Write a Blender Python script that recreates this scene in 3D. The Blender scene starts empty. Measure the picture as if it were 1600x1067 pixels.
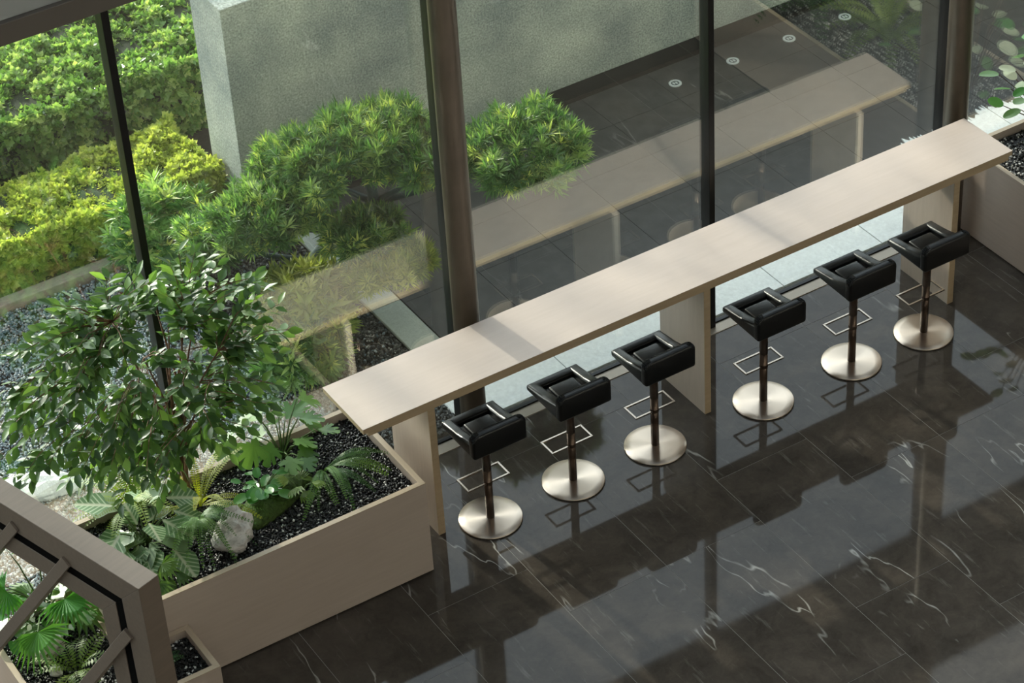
import bpy, bmesh, math, random
import numpy as np
from mathutils import Vector, Matrix, Euler
random.seed(7); RNG = np.random.default_rng(11)
scene = bpy.context.scene; C = scene.collection
PI = math.pi

# ------------------------------------------------------------------ camera
F_PX = 4062.78; CAM = Vector((-5.038, -10.6045, 10.6626))
PITCH, YAW, ROLL = [math.radians(a) for a in (37.629, 29.810, -3.786)]
fw = Vector((math.sin(YAW)*math.cos(PITCH), math.cos(YAW)*math.cos(PITCH), -math.sin(PITCH)))
r0 = fw.cross(Vector((0, 0, 1))).normalized(); u0 = r0.cross(fw)
rt = math.cos(ROLL)*r0 + math.sin(ROLL)*u0; up = -math.sin(ROLL)*r0 + math.cos(ROLL)*u0
cd = bpy.data.cameras.new('camera'); cd.sensor_width = 36; cd.lens = F_PX*36/1600
cd.clip_start = .1; cd.clip_end = 200
cam = bpy.data.objects.new('camera', cd); C.objects.link(cam)
cam.matrix_world = Matrix(((rt.x, up.x, -fw.x, CAM.x), (rt.y, up.y, -fw.y, CAM.y), (rt.z, up.z, -fw.z, CAM.z), (0, 0, 0, 1)))
scene.camera = cam
def at(x, y, z=None, Y=None):
    """measured spot of the photograph -> world point at height z or depth Y"""
    d = rt*((x-800)/F_PX) + up*(-(y-533.5)/F_PX) + fw
    t = (z-CAM.z)/d.z if z is not None else (Y-CAM.y)/d.y
    return CAM + d*t

# ------------------------------------------------------------------ sky, sun, exposure
SUN_DIR = Vector((-.13, 1, .41)).normalized()          # towards the sun
w = bpy.data.worlds.new('sky'); scene.world = w; w.use_nodes = True
nt = w.node_tree; nt.nodes.clear()
sky = nt.nodes.new('ShaderNodeTexSky'); sky.sky_type = 'NISHITA'; sky.sun_disc = False
sky.sun_elevation = math.asin(SUN_DIR.z); sky.sun_rotation = math.atan2(SUN_DIR.x, SUN_DIR.y)
sky.dust_density = 1.5; sky.air_density = 1; sky.ozone_density = 1
bg = nt.nodes.new('ShaderNodeBackground'); bg.inputs[1].default_value = .62
hs = nt.nodes.new('ShaderNodeHueSaturation'); hs.inputs['Saturation'].default_value = .32
wo = nt.nodes.new('ShaderNodeOutputWorld')
nt.links.new(sky.outputs[0], hs.inputs['Color']); nt.links.new(hs.outputs[0], bg.inputs[0]); nt.links.new(bg.outputs[0], wo.inputs[0])
sl = bpy.data.lights.new('sun', 'SUN'); sl.energy = 6.8; sl.angle = math.radians(1.2); sl.color = (1, .88, .74)
sun = bpy.data.objects.new('sun', sl); C.objects.link(sun)
sun.rotation_euler = (-SUN_DIR).to_track_quat('-Z', 'Y').to_euler(); sun.location = SUN_DIR*40
vs = scene.view_settings; vs.view_transform = 'Standard'; vs.look = 'None'; vs.gamma = 1; vs.use_curve_mapping = False
vs.exposure = 0.16

# ------------------------------------------------------------------ materials
M = {}
def nodes(name):
    m = bpy.data.materials.new(name); m.use_nodes = True; M[name] = m
    t = m.node_tree; b = t.nodes['Principled BSDF']
    return m, t, b
def N(t, kind, **kw):
    n = t.nodes.new('ShaderNode'+kind)
    for k, v in kw.items():
        if k in n.inputs: n.inputs[k].default_value = v
        else: setattr(n, k, v)
    return n
def ramp(t, stops, mode='LINEAR'):
    r = t.nodes.new('ShaderNodeValToRGB'); r.color_ramp.interpolation = mode
    e = r.color_ramp.elements
    while len(e) < len(stops): e.new(.5)
    for i, (p, c) in enumerate(stops):
        e[i].position = p; e[i].color = (*c, 1) if len(c) == 3 else c
    return r
def plain(name, col, rough=.5, metal=0, noise=0, scale=20, bump=0, coat=0):
    m, t, b = nodes(name)
    b.inputs['Base Color'].default_value = (*col, 1); b.inputs['Roughness'].default_value = rough
    b.inputs['Metallic'].default_value = metal; b.inputs['Coat Weight'].default_value = coat
    if noise or bump:
        tc = N(t, 'TexCoord'); n = N(t, 'TexNoise', Scale=scale, Detail=6.0)
        t.links.new(tc.outputs['Object'], n.inputs['Vector'])
        if noise:
            r = ramp(t, [(.25, tuple(c*(1-noise) for c in col)), (.75, tuple(min(1, c*(1+noise)) for c in col))])
            t.links.new(n.outputs['Fac'], r.inputs[0]); t.links.new(r.outputs[0], b.inputs['Base Color'])
        if bump:
            bp = N(t, 'Bump', Strength=bump, Distance=.01)
            t.links.new(n.outputs['Fac'], bp.inputs['Height']); t.links.new(bp.outputs[0], b.inputs['Normal'])
    return m
def wood(name, col, dark, rough=.42, stretch=(1.2, 14, 14)):
    m, t, b = nodes(name)
    tc = N(t, 'TexCoord'); mp = N(t, 'Mapping'); mp.inputs['Scale'].default_value = stretch
    n = N(t, 'TexNoise', Scale=3.0, Detail=8.0, Roughness=.6); n2 = N(t, 'TexNoise', Scale=1.3, Detail=3.0)
    t.links.new(tc.outputs['Object'], mp.inputs[0]); t.links.new(mp.outputs[0], n.inputs['Vector']); t.links.new(tc.outputs['Object'], n2.inputs['Vector'])
    a = N(t, 'Math', operation='MULTIPLY_ADD'); a.inputs[1].default_value = .6
    t.links.new(n.outputs['Fac'], a.inputs[0])
    h = N(t, 'Math', operation='MULTIPLY'); h.inputs[1].default_value = .4
    t.links.new(n2.outputs['Fac'], h.inputs[0]); t.links.new(h.outputs[0], a.inputs[2])
    r = ramp(t, [(.3, dark), (.68, col)])
    t.links.new(a.outputs[0], r.inputs[0]); t.links.new(r.outputs[0], b.inputs['Base Color'])
    b.inputs['Roughness'].default_value = rough
    return m
wood('veneer', (.54, .455, .395), (.47, .39, .335))
wood('veneer_top', (.60, .50, .445), (.545, .45, .395), .5)  # same wood as veneer, lightened to offset dim light on the counter
wood('veneer_upright', (.56, .465, .38), (.46, .375, .30), stretch=(14, 14, 1.2))
wood('oak_edge', (.50, .385, .255), (.40, .30, .19))
wood('screen_wood', (.205, .162, .130), (.155, .122, .097))
plain('black_slot', (.004, .004, .004), 1.0); M['black_slot'].node_tree.nodes['Principled BSDF'].inputs['Specular IOR Level'].default_value = .05
plain('black_metal', (.012, .012, .013), .35, .3)
plain('brown_steel', (.22, .185, .15), .38, .7, noise=.15, scale=6)
plain('beam_brown', (.14, .12, .105), .5)
plain('canopy_top', (.17, .18, .18), .7); plain('spandrel_grey', (.42, .44, .44), .5); plain('soffit', (.045, .042, .04), .7)
plain('sill_tan', (.36, .31, .25), .35, .5)
plain('leather', (.004, .005, .006), .30, noise=.2, scale=60, bump=.05)
plain('pole_brown', (.12, .085, .065), .28, .85)
plain('bronze_bar', (.50, .43, .36), .25, 1)
plain('rubber', (.008, .008, .008), .7)
plain('interior_paint', (.26, .245, .23), .8)
plain('soil', (.03, .024, .018), .95, noise=.4, scale=30, bump=.6)
plain('black_bed', (.006, .006, .007), .6, noise=.4, scale=60, bump=.4)
plain('bark', (.10, .065, .042), .85, noise=.4, scale=25, bump=.6)
plain('bark_red', (.19, .10, .065), .7, noise=.35, scale=30, bump=.4)
plain('bark_dark', (.035, .060, .062), .5, noise=.4, scale=25, bump=.5)
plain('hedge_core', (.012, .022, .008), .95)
plain('moss', (.05, .09, .015), .95, noise=.5, scale=60, bump=.9)
plain('kerb_stone', (.26, .23, .19), .8, noise=.2, scale=30)
plain('lamp_ring', (.62, .66, .66), .3, .2); plain('lamp_glass', (.10, .12, .13), .1)
# brushed round base
m, t, b = nodes('brushed_steel')
b.inputs['Base Color'].default_value = (.72, .60, .49, 1); b.inputs['Metallic'].default_value = 1
b.inputs['Roughness'].default_value = .30; b.inputs['Anisotropic'].default_value = .9
b.inputs['Anisotropic Rotation'].default_value = .25
tg = N(t, 'Tangent', direction_type='RADIAL', axis='Z'); t.links.new(tg.outputs[0], b.inputs['Tangent'])
# glass pane: coated, slightly green
m = bpy.data.materials.new('coated_glass'); m.use_nodes = True; M['coated_glass'] = m; t = m.node_tree; t.nodes.clear()
o = N(t, 'OutputMaterial'); mx = N(t, 'MixShader'); tr = N(t, 'BsdfTransparent'); tr.inputs[0].default_value = (.92, .97, .955, 1)
gl = N(t, 'BsdfGlossy', Roughness=.012); gl.inputs[0].default_value = (1, .98, .93, 1)
lw = N(t, 'LayerWeight'); lw.inputs[0].default_value = .5        # same reflectance from both sides
pw_ = N(t, 'Math', operation='POWER'); pw_.inputs[1].default_value = 4; t.links.new(lw.outputs['Facing'], pw_.inputs[0])
fm = N(t, 'Math', operation='MULTIPLY_ADD'); fm.inputs[1].default_value = .88; fm.inputs[2].default_value = .158; t.links.new(pw_.outputs[0], fm.inputs[0])
t.links.new(fm.outputs[0], mx.inputs[0]); t.links.new(tr.outputs[0], mx.inputs[1]); t.links.new(gl.outputs[0], mx.inputs[2]); t.links.new(mx.outputs[0], o.inputs[0])
# polished black marble
def marble(name, base, cloud, vein, rough, vein_amt=1.0):
    m, t, b = nodes(name)
    tc = N(t, 'TexCoord'); oi = N(t, 'ObjectInfo')
    geo = N(t, 'NewGeometry')
    off = N(t, 'VectorMath', operation='SCALE'); off.inputs[0].default_value = (37, 91, 13); t.links.new(oi.outputs['Random'], off.inputs['Scale'])
    ad = N(t, 'VectorMath', operation='ADD'); t.links.new(geo.outputs['Position'], ad.inputs[0]); t.links.new(off.outputs[0], ad.inputs[1])
    warp = N(t, 'TexNoise', Scale=1.6, Detail=5.0, Roughness=.6); t.links.new(ad.outputs[0], warp.inputs['Vector'])
    ws = N(t, 'VectorMath', operation='SCALE'); ws.inputs['Scale'].default_value = .55; t.links.new(warp.outputs['Color'], ws.inputs[0])
    wa = N(t, 'VectorMath', operation='ADD'); t.links.new(ad.outputs[0], wa.inputs[0]); t.links.new(ws.outputs[0], wa.inputs[1])
    mp = N(t, 'Mapping'); mp.inputs['Scale'].default_value = (1.5, .62, 1); mp.inputs['Rotation'].default_value = (0, 0, .35); t.links.new(wa.outputs[0], mp.inputs[0])
    mv = N(t, 'Mapping'); mv.inputs['Scale'].default_value = (1.5, .40, 1); mv.inputs['Rotation'].default_value = (0, 0, .30); t.links.new(ad.outputs[0], mv.inputs[0])
    def isoline(scale, level, wd, det):
        v_ = N(t, 'TexNoise', Scale=scale, Detail=det, Roughness=.5); t.links.new(mv.outputs[0], v_.inputs['Vector'])
        sb = N(t, 'Math', operation='SUBTRACT'); sb.inputs[1].default_value = level; t.links.new(v_.outputs['Fac'], sb.inputs[0])
        ab_ = N(t, 'Math', operation='ABSOLUTE'); t.links.new(sb.outputs[0], ab_.inputs[0])
        vr_ = ramp(t, [(0, (1, 1, 1)), (wd*.45, (.45, .45, .45)), (wd, (0, 0, 0))]); t.links.new(ab_.outputs[0], vr_.inputs[0]); return vr_
    va, vb = isoline(.55, .54, .0024, 5.0), isoline(.9, .43, .0016, 5.0)
    vr = N(t, 'Math', operation='MAXIMUM'); t.links.new(va.outputs[0], vr.inputs[0]); t.links.new(vb.outputs[0], vr.inputs[1])
    br = N(t, 'TexNoise', Scale=2.3, Detail=3.0); t.links.new(ad.outputs[0], br.inputs['Vector'])
    brr = ramp(t, [(.50, (0, 0, 0)), (.64, (1, 1, 1))]); t.links.new(br.outputs['Fac'], brr.inputs[0])
    ml = N(t, 'Math', operation='MULTIPLY'); t.links.new(vr.outputs[0], ml.inputs[0]); t.links.new(brr.outputs[0], ml.inputs[1])
    # fine parallel scratches of the stone
    mp2 = N(t, 'Mapping'); mp2.inputs['Scale'].default_value = (9, .9, 1); mp2.inputs['Rotation'].default_value = (0, 0, .22); t.links.new(ad.outputs[0], mp2.inputs[0])
    st = N(t, 'TexNoise', Scale=3.0, Detail=9.0, Roughness=.65); t.links.new(mp2.outputs[0], st.inputs['Vector'])
    sr = ramp(t, [(.60, (0, 0, 0)), (.80, (.30, .30, .30))]); t.links.new(st.outputs['Fac'], sr.inputs[0])
    mxx = N(t, 'Math', operation='MAXIMUM'); t.links.new(ml.outputs[0], mxx.inputs[0]); t.links.new(sr.outputs[0], mxx.inputs[1])
    mul = N(t, 'Math', operation='MULTIPLY'); mul.inputs[1].default_value = vein_amt; t.links.new(mxx.outputs[0], mul.inputs[0])
    cl = N(t, 'TexNoise', Scale=2.4, Detail=12.0, Roughness=.74); t.links.new(wa.outputs[0], cl.inputs['Vector'])
    cr = ramp(t, [(.35, base), (.72, cloud)]); t.links.new(cl.outputs['Fac'], cr.inputs[0])
    mc = N(t, 'MixRGB'); t.links.new(mul.outputs[0], mc.inputs[0]); t.links.new(cr.outputs[0], mc.inputs[1]); mc.inputs[2].default_value = (*vein, 1)
    t.links.new(mc.outputs[0], b.inputs['Base Color']); b.inputs['Roughness'].default_value = rough
    b.inputs['Specular IOR Level'].default_value = .34
    return m
marble('black_marble', (.044, .037, .031), (.108, .091, .076), (.50, .49, .46), .045)
plain('grout', (.30, .29, .27), .8)
plain('dark_paver', (.055, .053, .050), .5, noise=.3, scale=9)
plain('paver_joint', (.035, .034, .033), .9)
plain('pale_stone', (.84, .86, .84), .55, noise=.12, scale=45, bump=.25)
plain('green_stone', (.40, .43, .39), .7, noise=.12, scale=60)
plain('wall_base', (.02, .02, .02), .8)
# granite
m, t, b = nodes('granite')
tc = N(t, 'TexCoord'); n1 = N(t, 'TexNoise', Scale=70.0, Detail=4.0); n2 = N(t, 'TexNoise', Scale=1.2, Detail=5.0, Roughness=.6)
for n in (n1, n2): t.links.new(tc.outputs['Object'], n.inputs['Vector'])
ra = ramp(t, [(.3, (.22, .235, .22)), (.7, (.56, .59, .56))]); t.links.new(n1.outputs['Fac'], ra.inputs[0])
rb = ramp(t, [(.34, (.50, .55, .56)), (.66, (1.18, 1.18, 1.06))]); t.links.new(n2.outputs['Fac'], rb.inputs[0])
mm = N(t, 'MixRGB', blend_type='MULTIPLY'); mm.inputs[0].default_value = 1
t.links.new(ra.outputs[0], mm.inputs[1]); t.links.new(rb.outputs[0], mm.inputs[2]); t.links.new(mm.outputs[0], b.inputs['Base Color'])
b.inputs['Roughness'].default_value = .75
# rock
m, t, b = nodes('rock')
tc = N(t, 'TexCoord'); mp = N(t, 'Mapping'); mp.inputs['Scale'].default_value = (3, 3, 12); mp.inputs['Rotation'].default_value = (.5, .4, 0)
n1 = N(t, 'TexNoise', Scale=2.5, Detail=9.0, Roughness=.7); t.links.new(tc.outputs['Object'], mp.inputs[0]); t.links.new(mp.outputs[0], n1.inputs['Vector'])
ra = ramp(t, [(.3, (.30, .27, .25)), (.58, (.80, .77, .74))]); t.links.new(n1.outputs['Fac'], ra.inputs[0]); t.links.new(ra.outputs[0], b.inputs['Base Color'])
bp = N(t, 'Bump', Strength=.8, Distance=.02); t.links.new(n1.outputs['Fac'], bp.inputs['Height']); t.links.new(bp.outputs[0], b.inputs['Normal'])
b.inputs['Roughness'].default_value = .8
plain('white_rock', (.74, .76, .74), .7, noise=.15, scale=8, bump=.5)
# foliage: colour varies from leaf to leaf, hedge hollows tinted darker (attribute on joined leaves, object random on single ones)
def leafmat(name, c1, c2, c3, gloss=.4, trans=.35, single=False, tcol=None, tip=None):
    m, t, b = nodes(name)
    if single:
        s = N(t, 'ObjectInfo'); so = s.outputs['Random']
    else:
        s = N(t, 'Attribute', attribute_name='rnd'); so = s.outputs['Fac']
    r = ramp(t, [(0, c1), (.55, c2), (.93 if tip else 1, c3)] + ([(.98, tip)] if tip else [])); t.links.new(so, r.inputs[0])
    t.links.new(r.outputs[0], b.inputs['Base Color']); b.inputs['Roughness'].default_value = gloss
    tl = N(t, 'BsdfTranslucent'); hv = N(t, 'MixRGB', blend_type='MULTIPLY'); hv.inputs[0].default_value = 1
    hv.inputs[2].default_value = (*(tcol or (1.9, 1.9, .7)), 1); t.links.new(r.outputs[0], hv.inputs[1]); t.links.new(hv.outputs[0], tl.inputs[0])
    mx = N(t, 'MixShader'); mx.inputs[0].default_value = trans
    t.links.new(b.outputs[0], mx.inputs[1]); t.links.new(tl.outputs[0], mx.inputs[2]); t.links.new(mx.outputs[0], t.nodes['Material Output'].inputs[0])
    return m
FIC = ((.05, .10, .05), (.085, .18, .07), (.18, .31, .10))
leafmat('ficus_leaf', *FIC, gloss=.32, single=True); leafmat('ficus_foliage', *FIC, gloss=.32)
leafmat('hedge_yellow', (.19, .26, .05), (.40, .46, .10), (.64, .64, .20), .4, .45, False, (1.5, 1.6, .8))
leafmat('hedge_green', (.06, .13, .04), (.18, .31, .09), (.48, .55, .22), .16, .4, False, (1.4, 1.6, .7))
leafmat('podocarpus', (.045, .11, .04), (.13, .25, .08), (.34, .45, .15), .35, .4, False, (1.4, 1.6, .7), (.62, .66, .20))
leafmat('podocarpus_pale', (.12, .18, .05), (.24, .30, .09), (.46, .48, .17), .5, .4)
leafmat('fern_light', (.10, .17, .035), (.17, .26, .05), (.28, .36, .08), .5, .35, True)
leafmat('fern_deep', (.03, .10, .03), (.05, .14, .035), (.08, .18, .05), .5, .3, True)
leafmat('fern_mid', (.05, .13, .035), (.09, .20, .05), (.15, .27, .07), .5, .3, True)
leafmat('fern_yellow', (.20, .24, .03), (.30, .33, .04), (.38, .38, .06), .5, .4, True)
leafmat('leaf_mid', (.06, .15, .04), (.10, .21, .06), (.16, .29, .09), .28, .3, True)
leafmat('leaf_soft', (.08, .17, .05), (.12, .22, .06), (.17, .28, .08), .45, .3, True)
leafmat('leaf_bright', (.05, .19, .04), (.07, .24, .05), (.12, .30, .07), .3, .35, True)
leafmat('leaf_silver', (.12, .20, .11), (.17, .26, .15), (.24, .33, .20), .45, .25, True)
leafmat('leaf_cream', (.45, .50, .35), (.55, .6, .42), (.65, .68, .5), .4, .3, True, (1.2, 1.2, 1))
leafmat('tree_leaf', (.03, .07, .02), (.05, .11, .03), (.08, .15, .04), .5, .3)
# veined leaf (pale along the ribs)
m, t, b = nodes('veined_leaf')
tc = N(t, 'TexCoord'); sp = N(t, 'SeparateXYZ'); t.links.new(tc.outputs['Object'], sp.inputs[0])
ab = N(t, 'Math', operation='ABSOLUTE'); t.links.new(sp.outputs['X'], ab.inputs[0])
dg = N(t, 'Math', operation='MULTIPLY_ADD'); dg.inputs[1].default_value = -.8; t.links.new(ab.outputs[0], dg.inputs[0]); t.links.new(sp.outputs['Y'], dg.inputs[2])
sn = N(t, 'Math', operation='MULTIPLY'); sn.inputs[1].default_value = 44; t.links.new(dg.outputs[0], sn.inputs[0])
si = N(t, 'Math', operation='SINE'); t.links.new(sn.outputs[0], si.inputs[0])
rr = ramp(t, [(.35, (.10, .20, .07)), (.75, (.36, .46, .28))]); t.links.new(si.outputs[0], rr.inputs[0])
mi = ramp(t, [(.02, (1, 1, 1)), (.07, (0, 0, 0))]); t.links.new(ab.outputs[0], mi.inputs[0])
mc = N(t, 'MixRGB'); t.links.new(mi.outputs[0], mc.inputs[0]); t.links.new(rr.outputs[0], mc.inputs[1]); mc.inputs[2].default_value = (.48, .52, .36, 1)
t.links.new(mc.outputs[0], b.inputs['Base Color']); b.inputs['Roughness'].default_value = .4
# pebbles
def pebblemat(name, stops, rough):
    m, t, b = nodes(name); s = N(t, 'Attribute', attribute_name='rnd'); r = ramp(t, stops, 'CONSTANT')
    t.links.new(s.outputs['Fac'], r.inputs[0]); t.links.new(r.outputs[0], b.inputs['Base Color']); b.inputs['Roughness'].default_value = rough
pebblemat('black_pebble', [(0, (.006, .006, .007)), (.45, (.012, .012, .013)), (.80, (.03, .03, .03)), (.925, (.78, .78, .76))], .3)
pebblemat('right_pebble', [(0, (.01, .01, .01)), (.45, (.05, .05, .05)), (.65, (.25, .24, .23)), (.82, (.66, .65, .63))], .35)
pebblemat('grey_pebble', [(0, (.08, .12, .15)), (.3, (.15, .20, .24)), (.6, (.22, .27, .30)), (.8, (.34, .36, .36)), (.93, (.62, .64, .63))], .6)
pebblemat('dark_pebble', [(0, (.04, .042, .042)), (.4, (.075, .078, .075)), (.75, (.13, .13, .125)), (.95, (.26, .26, .25))], .6)

# ------------------------------------------------------------------ helpers
def link(name, me, mat=None, parent=None):
    o = bpy.data.objects.new(name, me); C.objects.link(o)
    if mat: me.materials.append(M[mat] if isinstance(mat, str) else mat)
    if parent: o.parent = parent
    return o
def obj(name, bm, mat, parent=None, smooth=False):
    me = bpy.data.meshes.new(name); bmesh.ops.recalc_face_normals(bm, faces=bm.faces); bm.to_mesh(me); bm.free()
    if smooth:
        me.polygons.foreach_set('use_smooth', [True]*len(me.polygons))
    return link(name, me, mat, parent)
def thing(name, label, cat, loc=(0, 0, 0), rotz=0, group=None):
    o = bpy.data.objects.new(name, None); C.objects.link(o); o.location = loc; o.rotation_euler = (0, 0, rotz)
    o.empty_display_size = .1
    return tag(o, label, cat, group)
def tag(o, label=None, cat=None, group=None, kind=None):
    if label: o['label'] = label
    if cat: o['category'] = cat
    if group: o['group'] = group
    if kind: o['kind'] = kind
    return o
def abox(bm, x0, x1, y0, y1, z0, z1, mat=None):
    vs_ = [bm.verts.new(p) for p in ((x0, y0, z0), (x1, y0, z0), (x1, y1, z0), (x0, y1, z0), (x0, y0, z1), (x1, y0, z1), (x1, y1, z1), (x0, y1, z1))]
    for f in ((0, 3, 2, 1), (4, 5, 6, 7), (0, 1, 5, 4), (1, 2, 6, 5), (2, 3, 7, 6), (3, 0, 4, 7)):
        bm.faces.new([vs_[i] for i in f])
    return vs_
def box(x0, x1, y0, y1, z0, z1, bev=0, seg=2):
    bm = bmesh.new(); abox(bm, x0, x1, y0, y1, z0, z1)
    if bev: bmesh.ops.bevel(bm, geom=bm.edges[:], offset=bev, segments=seg, affect='EDGES', profile=.5)
    return bm
def prism(pts, axis, a0, a1, bev=0, seg=2):
    """extrude a 2-D outline: axis 'z' pts (x,y); 'x' pts (y,z); 'y' pts (x,z)"""
    bm = bmesh.new(); P = {'z': lambda p, a: (p[0], p[1], a), 'x': lambda p, a: (a, p[0], p[1]), 'y': lambda p, a: (p[0], a, p[1])}[axis]
    A = [bm.verts.new(P(p, a0)) for p in pts]; B = [bm.verts.new(P(p, a1)) for p in pts]; n = len(pts)
    bm.faces.new(A); bm.faces.new(B[::-1])
    for i in range(n): bm.faces.new((A[i], B[i], B[(i+1) % n], A[(i+1) % n]))
    bmesh.ops.recalc_face_normals(bm, faces=bm.faces)
    if bev: bmesh.ops.bevel(bm, geom=bm.edges[:], offset=bev, segments=seg, affect='EDGES', profile=.5)
    return bm
def cyl(r, z0, z1, n=32, r2=None, cx=0, cy=0):
    bm = bmesh.new(); r2 = r if r2 is None else r2
    A = [bm.verts.new((cx+r*math.cos(2*PI*i/n), cy+r*math.sin(2*PI*i/n), z0)) for i in range(n)]
    B = [bm.verts.new((cx+r2*math.cos(2*PI*i/n), cy+r2*math.sin(2*PI*i/n), z1)) for i in range(n)]
    bm.faces.new(A[::-1]); bm.faces.new(B)
    for i in range(n): bm.faces.new((A[i], A[(i+1) % n], B[(i+1) % n], B[i]))
    return bm
def tube(bm, pts, radii, n=6):
    pts = [Vector(p) for p in pts]; rings = []
    for i, p in enumerate(pts):
        d = (pts[min(i+1, len(pts)-1)] - pts[max(i-1, 0)]).normalized()
        a = d.cross(Vector((.3, .9, .1)) if abs(d.z) > .7 else Vector((0, 0, 1))).normalized(); b_ = d.cross(a)
        r = radii[i] if hasattr(radii, '__len__') else radii
        rings.append([bm.verts.new(p + a*(r*math.cos(2*PI*k/n)) + b_*(r*math.sin(2*PI*k/n))) for k in range(n)])
    for i in range(len(rings)-1):
        for k in range(n): bm.faces.new((rings[i][k], rings[i][(k+1) % n], rings[i+1][(k+1) % n], rings[i+1][k]))
    bm.faces.new(rings[0][::-1]); bm.faces.new(rings[-1])
def smooth_sides(o):
    me = o.data
    me.polygons.foreach_set('use_smooth', [len(p.vertices) == 4 for p in me.polygons])
def scatter(name, bv, bf, pos, rot, scl, mat, parent=None, rnd=None):
    """joined copies of one small shape: pos (n,3), rot (n,3,3), scl (n,)"""
    bv = np.asarray(bv, float); nb = len(bv); n = len(pos)
    v = np.einsum('nij,kj->nki', rot, bv)*np.asarray(scl).reshape(n, 1, -1) + np.asarray(pos)[:, None, :]
    k = len(bf[0]); f = (np.asarray(bf)[None] + (np.arange(n)*nb)[:, None, None]).reshape(-1, k)
    me = bpy.data.meshes.new(name); nf = len(f)
    me.vertices.add(n*nb); me.vertices.foreach_set('co', v.reshape(-1).astype('f4'))
    me.loops.add(nf*k); me.loops.foreach_set('vertex_index', f.reshape(-1).astype('i4'))
    me.polygons.add(nf); me.polygons.foreach_set('loop_start', np.arange(0, nf*k, k, dtype='i4'))
    me.update(calc_edges=True)
    a = me.attributes.new('rnd', 'FLOAT', 'POINT'); rr_ = RNG.random(n) if rnd is None else rnd
    a.data.foreach_set('value', np.repeat(rr_, nb).astype('f4'))
    return link(name, me, mat, parent)
def frames(direction, roll=None):
    """rotation matrices whose +Y is the given direction and +Z is as upward as possible"""
    d = np.asarray(direction, float); d = d/np.linalg.norm(d, axis=1, keepdims=True); n = len(d)
    h = np.tile([0., 0, 1], (n, 1)) + RNG.normal(0, .12, (n, 3))
    x = np.cross(d, h); x /= np.linalg.norm(x, axis=1, keepdims=True)+1e-9; z = np.cross(x, d)
    if roll is not None:
        c, s = np.cos(roll)[:, None], np.sin(roll)[:, None]; x, z = c*x+s*z, -s*x+c*z
    return np.stack([x, d, z], axis=2)
LEAFV = [(0, 0, 0), (.20, .30, .05), (.24, .52, .06), (.13, .82, .0), (0, 1, -.06), (-.13, .82, .0), (-.24, .52, .06), (-.20, .30, .05), (0, .5, 0)]
LEAFF = [(0, 1, 8), (1, 2, 8), (2, 3, 8), (3, 4, 8), (4, 5, 8), (5, 6, 8), (6, 7, 8), (7, 0, 8)]
DIAV = [(0, 0, 0), (.30, .55, .07), (0, 1, -.03), (-.30, .55, .07)]; DIAF = [(0, 1, 2), (0, 2, 3)]
BLADEV = [(0, 0, 0), (.07, .45, .03), (0, 1, -.06), (-.07, .45, .03)]
def ico(sub=1):
    bm = bmesh.new(); bmesh.ops.create_icosphere(bm, subdivisions=sub, radius=1)
    v = [tuple(x.co) for x in bm.verts]; f = [tuple(a.index for a in fc.verts) for fc in bm.faces]; bm.free(); return v, f
OCTV = [(1, 0, 0), (.3, .95, .1), (-.8, .5, 0), (-.75, -.6, .05), (.35, -.9, 0), (.1, .05, .8), (0, 0, -.8)]
OCTF = [(i, (i+1) % 5, 5) for i in range(5)] + [((i+1) % 5, i, 6) for i in range(5)]
def rrot(n):
    q = RNG.normal(size=(n, 4)); q /= np.linalg.norm(q, axis=1, keepdims=True); w_, x, y, z = q.T
    return np.stack([np.stack([1-2*(y*y+z*z), 2*(x*y-z*w_), 2*(x*z+y*w_)], 1), np.stack([2*(x*y+z*w_), 1-2*(x*x+z*z), 2*(y*z-x*w_)], 1), np.stack([2*(x*z-y*w_), 2*(y*z+x*w_), 1-2*(x*x+y*y)], 1)], 1)
def pebbles(name, region, z, n, size, mat, label, inside=None, parent=None, white=None):
    x0, x1, y0, y1 = region
    p = np.stack([RNG.uniform(x0, x1, n), RNG.uniform(y0, y1, n), np.full(n, z)+RNG.uniform(-.004, .006, n)], 1)
    if inside is not None: p = p[inside(p)]
    k = len(p); s = RNG.uniform(.6, 1.25, (k, 1))*size*np.array([[1, 1, 1]])
    o = scatter(name, OCTV, OCTF, p, rrot(k), s, mat, parent)
    if not parent: tag(o, label, 'gravel', kind='stuff')
    return o

# ================================================================== SETTING
YG = .77                                             # plane of the glass
fl = obj('floor', box(-9, 13, -14, .70, -.10, -.0012), 'grout'); tag(fl, kind='structure')
TX, TY, GAP = .70, 1.40, .0016
tile_me = {}
def tile_mesh(dx, dy, mat, th=.012, bev=.0008):
    k = (round(dx, 3), round(dy, 3), mat)
    if k not in tile_me:
        bm = box(-dx/2, dx/2, -dy/2, dy/2, -th, 0); me = bpy.data.meshes.new('tile'); bm.to_mesh(me); bm.free(); me.materials.append(M[mat]); tile_me[k] = me
    return tile_me[k]
def tile(parent, x0, x1, y0, y1, z, mat, name='tile'):
    o = bpy.data.objects.new(name, tile_mesh(x1-x0-2*GAP, y1-y0-2*GAP, mat)); C.objects.link(o); o.parent = parent; o.location = ((x0+x1)/2, (y0+y1)/2, z)
    return o
for i in range(-12, 16):
    x0 = .02 + i*TX
    for j in range(-8, 3):
        y0 = -2.42 + j*TY + (.0 if i % 3 else .46); y1 = min(y0+TY, .66)
        if y0 > .6 or y0 < -13: continue
        tile(fl, x0, x0+TX, y0, y1, 0, 'black_marble')
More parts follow.
